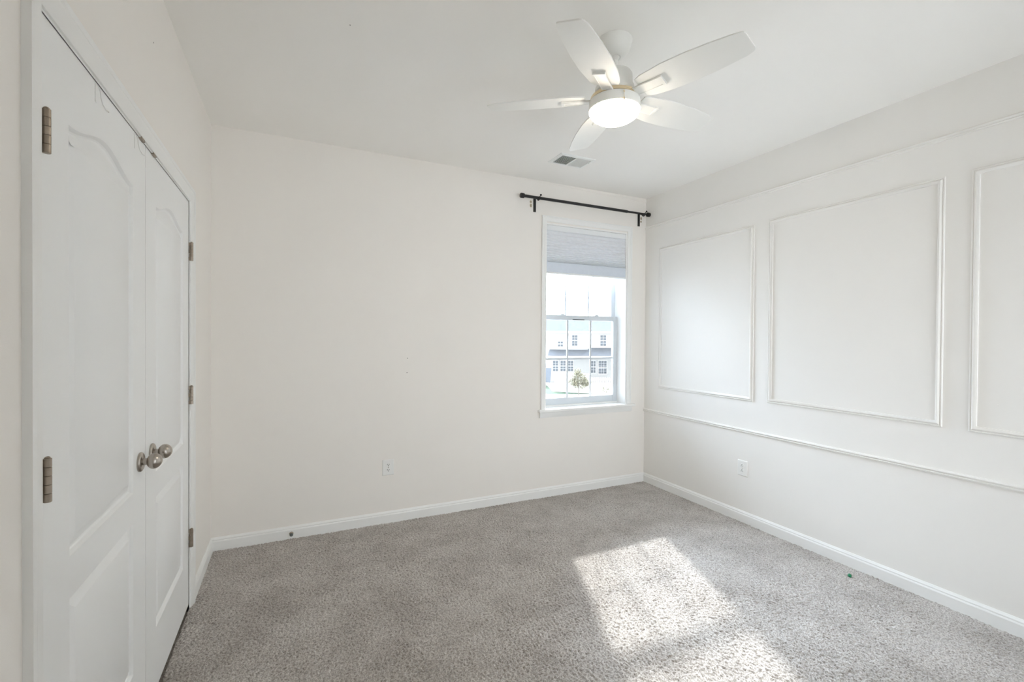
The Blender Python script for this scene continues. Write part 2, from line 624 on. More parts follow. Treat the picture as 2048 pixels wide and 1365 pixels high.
def closet_door(name, y0, y1, label):
    def mp(a, b, h):
        return on_left(a, b, DOOR_H + h)
    z0, z1 = 0.022, 2.0657
    bm = nb()
    outer = [bm.verts.new(mp(a, b, 0)) for a, b in ((y0, z0), (y1, z0), (y1, z1), (y0, z1))]
    edges = [bm.edges.new((outer[i], outer[(i + 1) % 4])) for i in range(4)]
    c = (y0 + y1) / 2
    for (b0, b1, rise) in ((0.868, 1.884, 0.046), (0.262, 0.768, 0)):
        ol = panel_outline(c - 0.243, c + 0.243, b0, b1, rise)
        prev = None
        for d, h in MOLD:
            loop = [bm.verts.new(mp(a, b, h)) for a, b in offset_poly(ol, d)]
            if prev is None:
                edges += [bm.edges.new((loop[i], loop[(i + 1) % len(loop)])) for i in range(len(loop))]
            else:
                for i in range(len(loop)):
                    j = (i + 1) % len(loop)
                    bm.faces.new((prev[i], prev[j], loop[j], loop[i]))
            prev = loop
        bm.faces.new(prev)
    bmesh.ops.triangle_fill(bm, use_beauty=True, use_dissolve=False, edges=edges, normal=(1, 0, 0))
    back = [bm.verts.new(mp(a, b, -0.035)) for a, b in ((y0, z0), (y1, z0), (y1, z1), (y0, z1))]
    for i in range(4):
        j = (i + 1) % 4
        bm.faces.new((outer[i], outer[j], back[j], back[i]))
    bm.faces.new(back)
    o = struct(name, bm, 'door', label, 'door', 25)
    return o


YM = 2.055
d1 = closet_door('door_1', DY0 + 0.0004, YM - 0.0024, 'white arched two panel closet door nearest the camera')
d2 = closet_door('door_2', YM + 0.0024, DY1 - 0.0004, 'white arched two panel closet door nearest the window wall')


def knob(parent, y, z):
    bm = nb()
    x = L + DOOR_H
    lathe(bm, [(0.010, 0.012), (0.020, 0.0115), (0.0225, 0.012), (0.024, 0.016), (0.028, 0.0215), (0.034, 0.0255), (0.040, 0.0268), (0.046, 0.0262), (0.052, 0.0235), (0.058, 0.0185), (0.062, 0.0125), (0.0645, 0.0060), (0.0652, 0)],
          (x, y, z), (1, 0, 0), 48)
    k = obj('knob', bm, 'nickel', parent, 50)
    bm = nb()
    lathe(bm, [(0.0, 0.0325), (0.004, 0.0335), (0.008, 0.0315), (0.0105, 0.0265), (0.0115, 0.020), (0.012, 0.0125)], (x, y, z), (1, 0, 0), 48)
    obj('rose', bm, 'nickel', k, 50)
    k['label'] = 'satin nickel egg-shaped knob'


knob(d1, YM - 0.074, 0.955)
knob(d2, YM + 0.074, 0.955)


def hinge(parent, y, z):
    x = L + 0.0105
    bm = nb()
    h = 0.092
    kn = h / 5
    rad = 0.0072
    for i in range(5):
        lathe(bm, [(0, rad - 0.0010), (0.0009, rad), (kn - 0.0009, rad), (kn - 0.0001, rad - 0.0010)], (x, y, z - h / 2 + i * kn), (0, 0, 1), 24)
    lathe(bm, [(0, 0.0045), (0.002, 0.0052), (0.004, 0.003), (0.0045, 0)], (x, y, z + h / 2 - 0.0004), (0, 0, 1), 16)
    g = obj('hinge', bm, 'nickel_dark', parent, 40)
    for s, rows in ((-1, (0, 2, 4)), (1, (1, 3))):
        b2 = nb()
        for i in rows:
            za = z - h / 2 + i * kn
            ya, yb = sorted((y + s * 0.0008, y + s * 0.0034))
            box(b2, L - 0.0025, x - 0.001, ya, yb, za + 0.0002, za + kn - 0.0004)
        obj('leaf', b2, 'nickel_dark', g)
    g['label'] = 'worn nickel butt hinge'


for z in (1.815, 1.088, 0.36):
    hinge(d1, DY0 - 0.004, z)
    hinge(d2, DY1, z)

# catches in the head of the casing
for y, lab in ((YM - 0.060, 'small dark metal ball catch above the nearer closet door'), (YM + 0.090, 'small dark metal ball catch above the farther closet door')):
    bm = nb()
    box(bm, L - 0.014, L + 0.0065, y - 0.021, y + 0.021, DZ1 - 0.0035, DZ1 - 0.0002)
    box(bm, L + 0.0045, L + 0.0068, y - 0.021, y + 0.021, DZ1 - 0.0035, DZ1 + 0.004)
    t = obj('ball_catch', bm, 'nickel_dark', None, bevel=0.0008)
    tag(t, lab, 'catch', 'ball catches over the closet doors')

# white wire hooks over the top of the nearer door
for y, lab in ((1.600, 'white over-door hook hanging nearest the hinge of the closet door'), (1.935, 'white over-door hook hanging beside the meeting edge of the closet doors')):
    x = L + DOOR_H
    t = thing('door_hook', lab, 'hook', (x, y, 2.061), 'hooks over the nearer closet door')
    bm = nb()
    box(bm, -0.036, 0.0012, -0.012, 0.012, 0.0002, 0.0018)
    box(bm, 0.0002, 0.0018, -0.012, -0.004, -0.050, 0.0018)
    obj('strap', bm, 'trim', t, bevel=0.0004)
    bm = nb()
    tube(bm, [(0.0016, 0.010, 0.0), (0.005, 0.011, -0.012), (0.006, 0.012, -0.028), (0.009, 0.016, -0.045), (0.014, 0.021, -0.056), (0.020, 0.024, -0.060)], 0.0016, 8)
    obj('prong', bm, 'trim', t, 60)

# ------------------------------------------------------------------ window
win = thing('window_1', 'white double hung window with grids in the back wall', 'window', (0, 0, 0))
win['kind'] = 'structure'
WC = [(0, 0), (0, 0.015), (0.004, 0.0175), (0.012, 0.0175), (0.016, 0.0145), (0.024, 0.015), (0.040, 0.010), (0.046, 0.009), (0.049, 0.006), (0.049, 0)]
bm = nb()
uframe(bm, on_back, WX0 - 0.042, WX1 + 0.050, WZ0, WZ1 + 0.060, WC)
obj('casing', bm, 'trim', win, 35)
bm = nb()                                     # jamb liner
JY0, JY1 = D - 0.0005, D + WT
box(bm, WX0 - 0.0005, WX0 + 0.012, JY0, JY1, WZ0, WZ1)
box(bm, WX1 - 0.012, WX1 + 0.0005, JY0, JY1, WZ0, WZ1)
box(bm, WX0 + 0.012, WX1 - 0.012, JY0, JY1, WZ1 - 0.012, WZ1 + 0.0005)
box(bm, WX0 + 0.012, WX1 - 0.012, D + 0.118, JY1 + 0.02, WZ0 - 0.004, WZ0 + 0.0125)
obj('jamb', bm, 'trim', win, bevel=0.001)
bm = nb()                                     # stool with its horns
box(bm, WX0 - 0.068, WX1 + 0.085, D - 0.040, D, WZ0 - 0.024, WZ0)
box(bm, WX0 + 0.0005, WX1 - 0.0005, D - 0.002, D + 0.115, WZ0 - 0.020, WZ0)
obj('stool', bm, 'trim', win, bevel=0.005)
bm = nb()
sweep(bm, on_back, WX0 - 0.050, WX1 + 0.062, [(WZ0 - 0.024, 0), (WZ0 - 0.024, 0.014), (WZ0 - 0.060, 0.013), (WZ0 - 0.066, 0.009), (WZ0 - 0.072, 0.008), (WZ0 - 0.074, 0)])
obj('apron', bm, 'trim', win, 35)


def sash(name, y, x0, x1, z0, z1, st, rb, rt, label):
    s = nb()
    t = 0.032
    ix0, ix1, iz0, iz1 = x0 + st, x1 - st, z0 + rb, z1 - rt
    box(s, x0, ix0, y, y + t, z0, z1)
    box(s, ix1, x1, y, y + t, z0, z1)
    box(s, ix0, ix1, y, y + t, z0, iz0)
    box(s, ix0, ix1, y, y + t, iz1, z1)
    o = obj(name, s, 'vinyl', win, bevel=0.003)
    o['label'] = label
    g = nb()
    box(g, ix0 - 0.003, ix1 + 0.003, y + 0.0145, y + 0.0175, iz0 - 0.003, iz1 + 0.003)
    obj('pane', g, 'glass', o)
    mu = nb()
    w = 0.0085
    for k in (1, 2):
        c = ix0 + (ix1 - ix0) * k / 3
        box(mu, c - w, c + w, y + 0.0125, y + 0.0195, iz0, iz1)
    c = (iz0 + iz1) / 2
    box(mu, ix0, ix1, y + 0.0127, y + 0.0193, c - w, c + w)
    obj('muntin', mu, 'vinyl', o, bevel=0.002)
    return o


lo = sash('lower_sash', D + 0.122, WX0 + 0.012, WX1 - 0.012, 0.777, 1.597, 0.046, 0.062, 0.044, 'lower sash with six panes')
up = sash('upper_sash', D + 0.160, WX0 + 0.012, WX1 - 0.012, 1.555, WZ1 - 0.012, 0.046, 0.042, 0.046, 'upper sash half hidden by the shade')
bm = nb()
for x in (2.24, 2.62):
    box(bm, x - 0.024, x + 0.024, D + 0.124, D + 0.150, 1.597, 1.603)
    box(bm, x - 0.012, x + 0.020, D + 0.128, D + 0.146, 1.603, 1.611)
obj('sash_lock', bm, 'vinyl', lo, bevel=0.002)
bm = nb()
box(bm, 2.345, 2.475, D + 0.1195, D + 0.1225, 1.5545, 1.5625)
k = obj('finger_lift', bm, 'duct', lo, bevel=0.001)
k['label'] = 'dark grey finger lift strip'

# pleated shade
sh = thing('window_shade', 'pale blue-grey pleated shade raised to the upper window sash', 'blind', (2.432, D + 0.025, 2.376))
SX = 0.432
bm = nb()
box(bm, -SX, SX, -0.020, 0.020, -0.046, -0.0015)
obj('headrail', bm, 'shade_rail', sh, bevel=0.003)
bm = nb()
zt, zb, n = -0.046, -0.322, 15
zs = [zt + (zb - zt) * (1 - (1 - i / n) ** 1.55) for i in range(n + 1)]
pf = []
for i in range(n):
    pf += [(zs[i], -0.0070), ((zs[i] + zs[i + 1]) / 2, -0.0185)]
pf.append((zs[n], -0.0070))
full = [(z, y) for z, y in pf] + [(z, -y) for z, y in reversed(pf)]
p = [bm.verts.new((-SX + 0.004, y, z)) for z, y in full]
q = [bm.verts.new((SX - 0.004, y, z)) for z, y in full]
for i in range(len(full)):
    j = (i + 1) % len(full)
    bm.faces.new((p[i], p[j], q[j], q[i]))
bm.faces.new(p)
bm.faces.new(q)
obj('pleated_fabric', bm, 'shade', sh)
bm = nb()
box(bm, -SX + 0.002, SX - 0.002, -0.016, 0.016, -0.410, -0.322)
k = obj('lower_fabric', bm, 'shade_low', sh, bevel=0.002)
k['label'] = 'blue-grey flat lower band of the shade'
bm = nb()
box(bm, -SX, SX, -0.018, 0.018, -0.424, -0.410)
obj('bottom_rail', bm, 'shade_rail', sh, bevel=0.003)
for x in (-0.33, 0.33):
    bm = nb()
    box(bm, x - 0.02, x + 0.02, -0.0215, 0.0, -0.006, -0.0005)
    obj('mounting_clip', bm, 'shade_rail', sh, bevel=0.0008)

# ------------------------------------------------------------------ curtain rod
RY, RZ = D - 0.073, 2.567
cr = thing('curtain_rod', 'slim black metal curtain rod mounted above the window', 'curtain rod', (2.4, D, RZ))


def rp(x, y, z):
    return (x - 2.4, y - D, z - RZ)


bm = nb()
cyl(bm, rp(1.73, RY, RZ), rp(2.810, RY, RZ), 0.0122)
obj('outer_tube', bm, 'black', cr, 40)
bm = nb()
cyl(bm, rp(2.809, RY, RZ), rp(3.050, RY, RZ), 0.0092)
obj('inner_tube', bm, 'black', cr, 40)
for x0, s in ((1.737, -1), (3.043, 1)):
    bm = nb()
    lathe(bm, [(0, 0.013), (0.003, 0.019), (0.006, 0.0205), (0.030, 0.0205), (0.035, 0.018), (0.037, 0)], rp(x0, RY, RZ), (s, 0, 0), 28)
    obj('finial', bm, 'black', cr, 40)
for x in (1.872, 3.006):
    bm = nb()
    box(bm, x - 0.0115 - 2.4, x + 0.0115 - 2.4, -0.006, -0.0003, 2.466 - RZ, 2.590 - RZ)
    pts = [rp(x, D - 0.004, 2.578), rp(x, D - 0.030, 2.578), rp(x, D - 0.050, 2.566), rp(x, RY + 0.012, 2.556)]
    tube(bm, pts, 0.0062, 10)
    arc = [rp(x, RY + 0.0175 * math.cos(a), RZ + 0.0175 * math.sin(a)) for a in [math.radians(v) for v in range(-200, 31, 15)]]
    tube(bm, arc, 0.0058, 8)
    b = obj('bracket', bm, 'black', cr, 40)
    bm = nb()
    cyl(bm, rp(x + 0.002, RY - 0.018, RZ + 0.006), rp(x + 0.002, RY - 0.036, RZ + 0.016), 0.0034, seg=12)
    lathe(bm, [(0, 0.004), (0.001, 0.0085), (0.006, 0.0085), (0.007, 0.006), (0.007, 0)], rp(x + 0.002, RY - 0.034, RZ + 0.015), (0, -0.87, 0.5), 16)
    obj('thumbscrew', bm, 'black', b, 40)

for x, z, h, lab in ((1.836, 2.549, 0.011, 'tan wall plug beside the curtain rod bracket farther from the corner, upper one'),
                     (1.837, 2.518, 0.016, 'tan wall plug beside the curtain rod bracket farther from the corner, lower one'),
                     (3.037, 2.545, 0.015, 'tan wall plug beside the curtain rod bracket in the corner, upper one'),
                     (3.036, 2.513, 0.009, 'tan wall plug beside the curtain rod bracket in the corner, lower one')):
    t = thing('wall_plug', lab, 'wall plug', (x, D, z), 'wall plugs beside the curtain rod')
    bm = nb()
    lathe(bm, [(-0.004, 0.010), (0.0004, 0.010), (0.0012, 0.007), (0.0013, 0.0035), (-0.002, 0.0032), (-0.002, 0)], (0, 0, 0), (0, -1, 0), 20, sy=h / 0.010)
    obj('collar', bm, 'anchor', t, 50)
    bm = nb()
    lathe(bm, [(-0.003, 0.0030), (0.0002, 0.0030), (0.0002, 0)], (0, 0, 0), (0, -1, 0), 14, sy=h / 0.010)
    obj('screw_hole', bm, 'nickel_dark', t)


# ------------------------------------------------------------------ outlets
def outlet(name, loc, rotz, flip, label):
    t = thing(name, label, 'outlet', loc, 'duplex wall outlets', rotz)
    # built facing -Y with its back on y = 0
    bm = nb()
    a, b = 0.0435, 0.060
    quadbox(bm, [(-a, 0, -b), (a, 0, -b), (a, 0, b), (-a, 0, b), (-a + .005, -0.0065, -b + .005), (a - .005, -0.0065, -b + .005), (a - .005, -0.0065, b - .005), (-a + .005, -0.0065, b - .005)])
    obj('cover_plate', bm, 'outlet', t, bevel=0.0015)
    for s in (1, -1):
        bm = nb()
        vs0, vs1 = [], []
        for k in range(28):
            an = k * 2 * PI / 28
            x, z = 0.0172 * math.cos(an), max(-0.0125, min(0.0125, 0.0172 * math.sin(an)))
            vs0.append(bm.verts.new((x, -0.0060, s * 0.0195 + z)))
            vs1.append(bm.verts.new((x, -0.0088, s * 0.0195 + z)))
        bm.faces.new(vs1)
        for k in range(28):
            bm.faces.new((vs0[k], vs0[(k + 1) % 28], vs1[(k + 1) % 28], vs1[k]))
        rc = obj('receptacle', bm, 'outlet', t)
        bm = nb()
        zc = s * 0.0195
        for x, hh in ((-0.0062, 0.0046), (0.0062, 0.0038)):
            box(bm, x - 0.0014, x + 0.0014, -0.0091, -0.0085, zc + flip * 0.0035 - hh, zc + flip * 0.0035 + hh)
        lathe(bm, [(0, 0.0031), (0.0006, 0.0031)], (0, -0.0085, zc - flip * 0.0065), (0, -1, 0), 14)
        k = obj('slots', bm, 'slot', rc)
        k['label'] = 'dark plug slots'
    bm = nb()
    lathe(bm, [(0, 0.0032), (0.0012, 0.0026), (0.0013, 0)], (0, -0.0065, 0), (0, -1, 0), 14)
    obj('screw', bm, 'nickel', t, 40)


outlet('wall_outlet', (0.649, D, 0.413), 0, 1, 'white duplex outlet low on the cream window wall')
outlet('wall_outlet', (R, 2.417, 0.408), -PI / 2, -1, 'white duplex outlet mounted upside down under the chair rail')

# door stop on the baseboard
t = thing('door_stop', 'nickel door stop screwed into the baseboard of the cream window wall', 'door stop', (-0.003, D - 0.014, 0.036))
bm = nb()
lathe(bm, [(0, 0.013), (0.002, 0.013), (0.005, 0.009), (0.007, 0.0055), (0.018, 0.0050)], (0, 0, 0), (0, -1, 0), 22)
obj('shaft', bm, 'nickel_dark', t, 40)
bm = nb()
lathe(bm, [(0.017, 0.0055), (0.019, 0.0105), (0.026, 0.011), (0.029, 0.009), (0.030, 0)], (0, 0, 0), (0, -1, 0), 22)
k = obj('bumper_tip', bm, 'duct', t, 40)
k['label'] = 'dark grey rubber tip'


# pin holes and specks
def speck(loc, axis, rad, label, m='slot', name='nail_hole', cat='nail hole'):
    bm = nb()
    lathe(bm, [(-0.001, rad), (0.0004, rad * 0.9), (0.0006, rad * 0.4), (0.0006, 0)], (0, 0, 0), axis, 12)
    o = obj(name, bm, m)
    o.location = loc
    tag(o, label, cat, 'small marks on the walls and ceiling')


speck((0.790, D, 1.227), (0, -1, 0), 0.0032, 'dark pin hole in the middle of the cream window wall, upper of two')
speck((0.787, D, 1.117), (0, -1, 0), 0.0036, 'dark pin hole in the middle of the cream window wall, lower of two')
speck((L, 2.155, 2.489), (1, 0, 0), 0.0028, 'tiny dark pin hole in the cream wall above the closet doors')
speck((0.223, 2.125, H), (0, 0, -1), 0.0028, 'tiny dark speck on the bare ceiling, away from the fan')
speck((R, 1.015, 1.077), (-1, 0, 0), 0.005, 'small white filler bump inside the cut-off moulding frame', 'panelwall', 'filler_bump', 'filler bump')

# scrap on the carpet
t = thing('plastic_scrap', 'tiny green plastic scrap lying on the carpet by the panelled wall', 'plastic scrap', (2.962, 1.592, 0.004), rotz=0.5)
bm = nb()
bmesh.ops.create_icosphere(bm, subdivisions=2, radius=0.0112, matrix=Matrix.Diagonal((1.35, 0.9, 0.8, 1)))
for v in bm.verts:
    v.co += Vector((random.uniform(-1, 1), random.uniform(-1, 1), random.uniform(-1, 1))) * 0.0016
obj('scrap_body', bm, 'green', t)
bm = nb()
tube(bm, [(0.011, 0, 0.0), (0.019, -0.003, -0.001), (0.030, -0.003, -0.002)], 0.0016, 8)
obj('stalk', bm, 'slot', t)

# ------------------------------------------------------------------ ceiling vent
vt = thing('ceiling_vent', 'white ceiling register with two banks of slats near the window', 'vent', (1.920, 3.005, H))
bm = nb()
VX, VY = 0.151, 0.101
loops = []
for ix, h in ((0, 0), (0.001, -0.004), (0.014, -0.0085), (0.026, -0.0085), (0.027, -0.003)):
    loops.append([bm.verts.new((sx_ * (VX - ix), sy_ * (VY - ix), h)) for sx_, sy_ in ((-1, -1), (1, -1), (1, 1), (-1, 1))])
for p, q in zip(loops, loops[1:]):
    for i in range(4):
        bm.faces.new((p[i], p[(i + 1) % 4], q[(i + 1) % 4], q[i]))
box(bm, -0.006, 0.006, -VY + 0.026, VY - 0.026, -0.0085, -0.002)
obj('frame', bm, 'vent', vt, bevel=0.0006)
bm = nb()
box(bm, -VX + 0.026, VX - 0.026, -VY + 0.026, VY - 0.026, -0.0025, -0.0005)
k = obj('damper', bm, 'duct', vt)
k['label'] = 'dark damper plate behind the slats'
for s in (-1, 1):
    for i in range(9):
        x = s * (0.013 + i * 0.0128)
        bm = nb()
        dx = 0.0032 if s > 0 else -0.0007
        w = 0.0007
        yy = VY - 0.027
        zt_, zb_ = -0.0030, -0.0092
        quadbox(bm, [(x - dx - w, -yy, zt_), (x - dx + w, -yy, zt_), (x - dx + w, yy, zt_), (x - dx - w, yy, zt_),
                     (x + dx - w, -yy, zb_), (x + dx + w, -yy, zb_), (x + dx + w, yy, zb_), (x + dx - w, yy, zb_)])
        obj('slat', bm, 'vent', vt)
bm = nb()
tube(bm, [(0.112, -0.055, -0.006), (0.114, -0.058, -0.014), (0.117, -0.060, -0.024)], 0.0022, 8)
obj('lever', bm, 'vent', vt, 50)

# ------------------------------------------------------------------ ceiling fan
FX, FY = 1.317, 1.708
fan = thing('ceiling_fan', 'white five-blade ceiling fan with a lit drum lamp', 'ceiling fan', (FX, FY, H))


def fz(z):
    return z - H


bm = nb()
lathe(bm, [(fz(2.7395), 0.075), (fz(2.728), 0.0755), (fz(2.722), 0.0735), (fz(2.705), 0.070), (fz(2.690), 0.064), (fz(2.678), 0.055), (fz(2.669), 0.045), (fz(2.664), 0.034), (fz(2.662), 0.027), (fz(2.664), 0.022), (fz(2.664), 0.0)], seg=56)
obj('canopy', bm, 'fan', fan, 35)
bm = nb()
lathe(bm, [(fz(2.668), 0.0205), (fz(2.662), 0.0205), (fz(2.655), 0.0165), (fz(2.650), 0.0115), (fz(2.600), 0.0112), (fz(2.599), 0.016), (fz(2.582), 0.016)], seg=32)
obj('downrod', bm, 'fan', fan, 40)
bm = nb()
lathe(bm, [(fz(2.592), 0.0), (fz(2.592), 0.058), (fz(2.588), 0.072), (fz(2.578), 0.078), (fz(2.526), 0.081), (fz(2.524), 0.087), (fz(2.506), 0.088), (fz(2.498), 0.082), (fz(2.486), 0.081), (fz(2.486), 0.0)], seg=64)
obj('motor_housing', bm, 'fan', fan, 35)
bm = nb()
lathe(bm, [(fz(2.4855), 0.0), (fz(2.4855), 0.100), (fz(2.482), 0.1075), (fz(2.474), 0.1095), (fz(2.467), 0.1085), (fz(2.4665), 0.0)], seg=64)
k = obj('trim_ring', bm, 'gold', fan, 50)
k['label'] = 'polished gold ring above the lamp'
bm = nb()
lathe(bm, [(fz(2.466), 0.0), (fz(2.466), 0.107), (fz(2.463), 0.1125), (fz(2.432), 0.1155), (fz(2.422), 0.1158), (fz(2.420), 0.1140), (fz(2.422), 0.108), (fz(2.422), 0.0)], seg=72)
lampkit = obj('lamp_drum', bm, 'fan', fan, 40)
bm = nb()
lathe(bm, [(fz(2.4215), 0.1115), (fz(2.416), 0.1130), (fz(2.407), 0.1095), (fz(2.396), 0.100), (fz(2.385), 0.0835), (fz(2.378), 0.064), (fz(2.373), 0.040), (fz(2.371), 0.018), (fz(2.3707), 0.0)], seg=72)
k = obj('lamp_shade', bm, 'lamp', lampkit, 60)
k['label'] = 'glowing frosted glass bowl'
# pull chain on the camera side of the drum, and the switch nub
ca = math.atan2(-FY, -FX) + 0.34
px_, py_ = 0.1205 * math.cos(ca), 0.1205 * math.sin(ca)
bm = nb()
tube(bm, [(px_ * 0.955, py_ * 0.955, fz(2.462)), (px_, py_, fz(2.461)), (px_ * 1.005, py_ * 1.005, fz(2.456)), (px_ * 1.005, py_ * 1.005, fz(2.425))], 0.0009, 8)
for i in range(8):
    bmesh.ops.create_icosphere(bm, subdivisions=1, radius=0.0016, matrix=Matrix.Translation((px_ * 1.005, py_ * 1.005, fz(2.456 - i * 0.0042))))
box(bm, px_ * 1.005 - 0.0045, px_ * 1.005 + 0.0045, py_ * 1.005 - 0.0012, py_ * 1.005 + 0.0012, fz(2.4475), fz(2.4505))
pc = obj('pull_chain', bm, 'gold', fan, 60)
bm = nb()
lathe(bm, [(fz(2.426), 0.001), (fz(2.424), 0.0022), (fz(2.414), 0.0032), (fz(2.411), 0.0022), (fz(2.4105), 0)], (px_ * 1.005, py_ * 1.005, 0), (0, 0, 1), 14)
obj('pull_knob', bm, 'gold', pc, 60)
ca2 = math.atan2(-FY, -FX) - 0.05
bm = nb()
c2, s2 = math.cos(ca2), math.sin(ca2)
tube(bm, [(0.086 * c2, 0.086 * s2, fz(2.502)), (0.098 * c2, 0.098 * s2, fz(2.503)), (0.099 * c2, 0.099 * s2, fz(2.490))], 0.0022, 8)
obj('reverse_switch', bm, 'nickel_dark', fan, 50)

OUT = [(0.130, -0.054), (0.160, -0.066), (0.26, -0.079), (0.36, -0.080), (0.45, -0.075), (0.53, -0.066), (0.562, -0.060), (0.572, -0.055), (0.576, -0.047),
       (0.583, 0.034), (0.581, 0.043), (0.574, 0.050), (0.548, 0.060), (0.44, 0.074), (0.34, 0.081), (0.24, 0.080), (0.185, 0.073), (0.150, 0.064), (0.132, 0.054)]
bm = nb()
t0 = [bm.verts.new((x, y, 0.003)) for x, y in OUT]
t1 = [bm.verts.new((x, y, -0.003)) for x, y in OUT]
bm.faces.new(t0)
bm.faces.new(t1)
for i in range(len(OUT)):
    j = (i + 1) % len(OUT)
    bm.faces.new((t0[i], t0[j], t1[j], t1[i]))
blade0 = obj('blade', bm, 'blade', fan, bevel=0.0012)
bm = nb()
quadbox(bm, [(0.080, -0.017, -0.013), (0.238, -0.026, -0.0095), (0.238, 0.026, -0.0095), (0.080, 0.017, -0.013),
             (0.080, -0.017, -0.003), (0.238, -0.026, -0.0030), (0.238, 0.026, -0.0030), (0.080, 0.017, -0.003)])
box(bm, 0.226, 0.240, -0.0275, 0.0275, -0.0125, -0.0030)
box(bm, 0.085, 0.230, -0.0255, -0.0205, -0.0125, -0.006)
box(bm, 0.085, 0.230, 0.0205, 0.0255, -0.0125, -0.006)
iron0 = obj('blade_iron', bm, 'fan', blade0, bevel=0.001)
for k in range(5):
    if k == 0:
        bl, ir = blade0, iron0
    else:
        bl = blade0.copy()
        C.objects.link(bl)
        ir = iron0.copy()
        C.objects.link(ir)
        bl.parent = fan
        ir.parent = bl
    ang = math.radians(-142.7 + 72 * k)
    bl.matrix_local = Matrix.Translation((0, 0, fz(2.4785))) @ Matrix.Rotation(ang, 4, 'Z') @ Matrix.Rotation(math.radians(-13), 4, 'X')

# ------------------------------------------------------------------ outdoors: seen through the window
# a street frame of its own: u to the right, w away from the house, turned 25 degrees from the room
GZ = -4.45
ST = Matrix.Translation((0, 0, 0)) @ Matrix.Rotation(-YAW, 4, 'Z')


def st(u_, w_, z_):
    return ST @ Vector((u_, w_, z_))


bm = nb()
vs = [bm.verts.new(st(*p)) for p in ((-90, 6, GZ), (90, 6, GZ), (90, 200, GZ), (-90, 200, GZ))]
vs2 = [bm.verts.new(st(*p)) for p in ((-90, 6, GZ - 0.5), (90, 6, GZ - 0.5), (90, 200, GZ - 0.5), (-90, 200, GZ - 0.5))]
bm.faces.new(vs)
bm.faces.new(vs2)
for i in range(4):
    bm.faces.new((vs[i], vs[(i + 1) % 4], vs2[(i + 1) % 4], vs2[i]))
struct('ground', bm, 'drive', 'pale concrete ground outside the window', 'ground')
bm = nb()
lawn = [(0.0, 47.3), (4.0, 47.3), (7.6, 47.4), (9.4, 47.2), (9.3, 47.4), (8.3, 47.75), (4.4, 49.55), (4.3, 54), (4.2, 58.5), (0.0, 58.5)]
a = [bm.verts.new(st(x, y, GZ + 0.03)) for x, y in lawn]
b = [bm.verts.new(st(x, y, GZ + 0.005)) for x, y in lawn]
bm.faces.new(a)
bm.faces.new(b)
for i in range(len(lawn)):
    j = (i + 1) % len(lawn)
    bm.faces.new((a[i], a[j], b[j], b[i]))
o = obj('grass', bm, 'lawn')
tag(o, 'strip of green lawn outside in front of the pale house', 'grass', kind='stuff')

# pale house across the way
ho = thing('neighbour_house', 'pale two-storey house with grey roofs seen through the window', 'house', st(0, 60, GZ), rotz=-YAW)
zo = -GZ                                      # room floor level in the house's own heights


def hb(bm, u0, u1, w0, w1, z0, z1):
    box(bm, u0, u1, w0, w1, z0 + zo, z1 + zo)


bm = nb()
hb(bm, 4.65, 20.0, 0, 9, GZ + 0.02, 2.15)
quadbox(bm, [(4.65, 0, zo + 2.15), (20, 0, zo + 2.15), (20, 9, zo + 2.15), (4.65, 9, zo + 2.15),
             (4.66, 4.4, zo + 4.05), (19.99, 4.4, zo + 4.05), (19.99, 4.6, zo + 4.05), (4.66, 4.6, zo + 4.05)])
for i in range(30):                           # laps of the siding
    z = GZ + 0.2 + i * 0.21
    hb(bm, 4.64, 20.01, -0.018, 0.01, z, z + 0.014)
obj('house_wall', bm, 'siding', ho)
bm = nb()
quadbox(bm, [(4.2, -0.5, zo + 2.08), (20.5, -0.5, zo + 2.08), (20.5, 4.5, zo + 4.2), (4.2, 4.5, zo + 4.2),
             (4.2, -0.5, zo + 2.22), (20.5, -0.5, zo + 2.22), (20.5, 4.5, zo + 4.34), (4.2, 4.5, zo + 4.34)])
quadbox(bm, [(4.2, 4.5, zo + 4.2), (20.5, 4.5, zo + 4.2), (20.5, 9.5, zo + 2.08), (4.2, 9.5, zo + 2.08),
             (4.2, 4.5, zo + 4.34), (20.5, 4.5, zo + 4.34), (20.5, 9.5, zo + 2.22), (4.2, 9.5, zo + 2.22)])
obj('main_roof', bm, 'roof', ho)
bm = nb()
hb(bm, 4.2, 20.5, -0.58, -0.5, 1.94, 2.20)
hb(bm, 4.2, 20.5, -0.5, 0.0, 1.94, 1.98)
obj('fascia', bm, 'fascia', ho)
bm = nb()                                     # low roof over the ground floor, higher over its right part
quadbox(bm, [(4.5, -2.0, zo - 0.95), (12.5, -2.0, zo - 0.95), (12.5, 0.0, zo - 0.28), (4.9, 0.0, zo - 0.28),
             (4.5, -2.0, zo - 0.88), (12.5, -2.0, zo - 0.88), (12.5, 0.0, zo - 0.20), (4.9, 0.0, zo - 0.20)])
quadbox(bm, [(8.8, -2.3, zo - 0.95), (16.0, -2.3, zo - 0.95), (16.0, 0.0, zo - 0.02), (10.1, 0.0, zo - 0.02),
             (8.8, -2.3, zo - 0.86), (16.0, -2.3, zo - 0.86), (16.0, 0.0, zo + 0.06), (10.1, 0.0, zo + 0.06)])
obj('porch_roof', bm, 'roof', ho)
bm = nb()
hb(bm, 4.5, 16.0, -2.36, -2.28, -1.22, -0.93)
hb(bm, 4.5, 16.0, -2.3, 0.0, -1.22, -1.18)
obj('porch_fascia', bm, 'fascia', ho)
bm = nb()
hb(bm, 12.65, 12.80, -2.25, -2.10, GZ + 0.02, -1.2)
obj('porch_post', bm, 'bluegrey', ho)


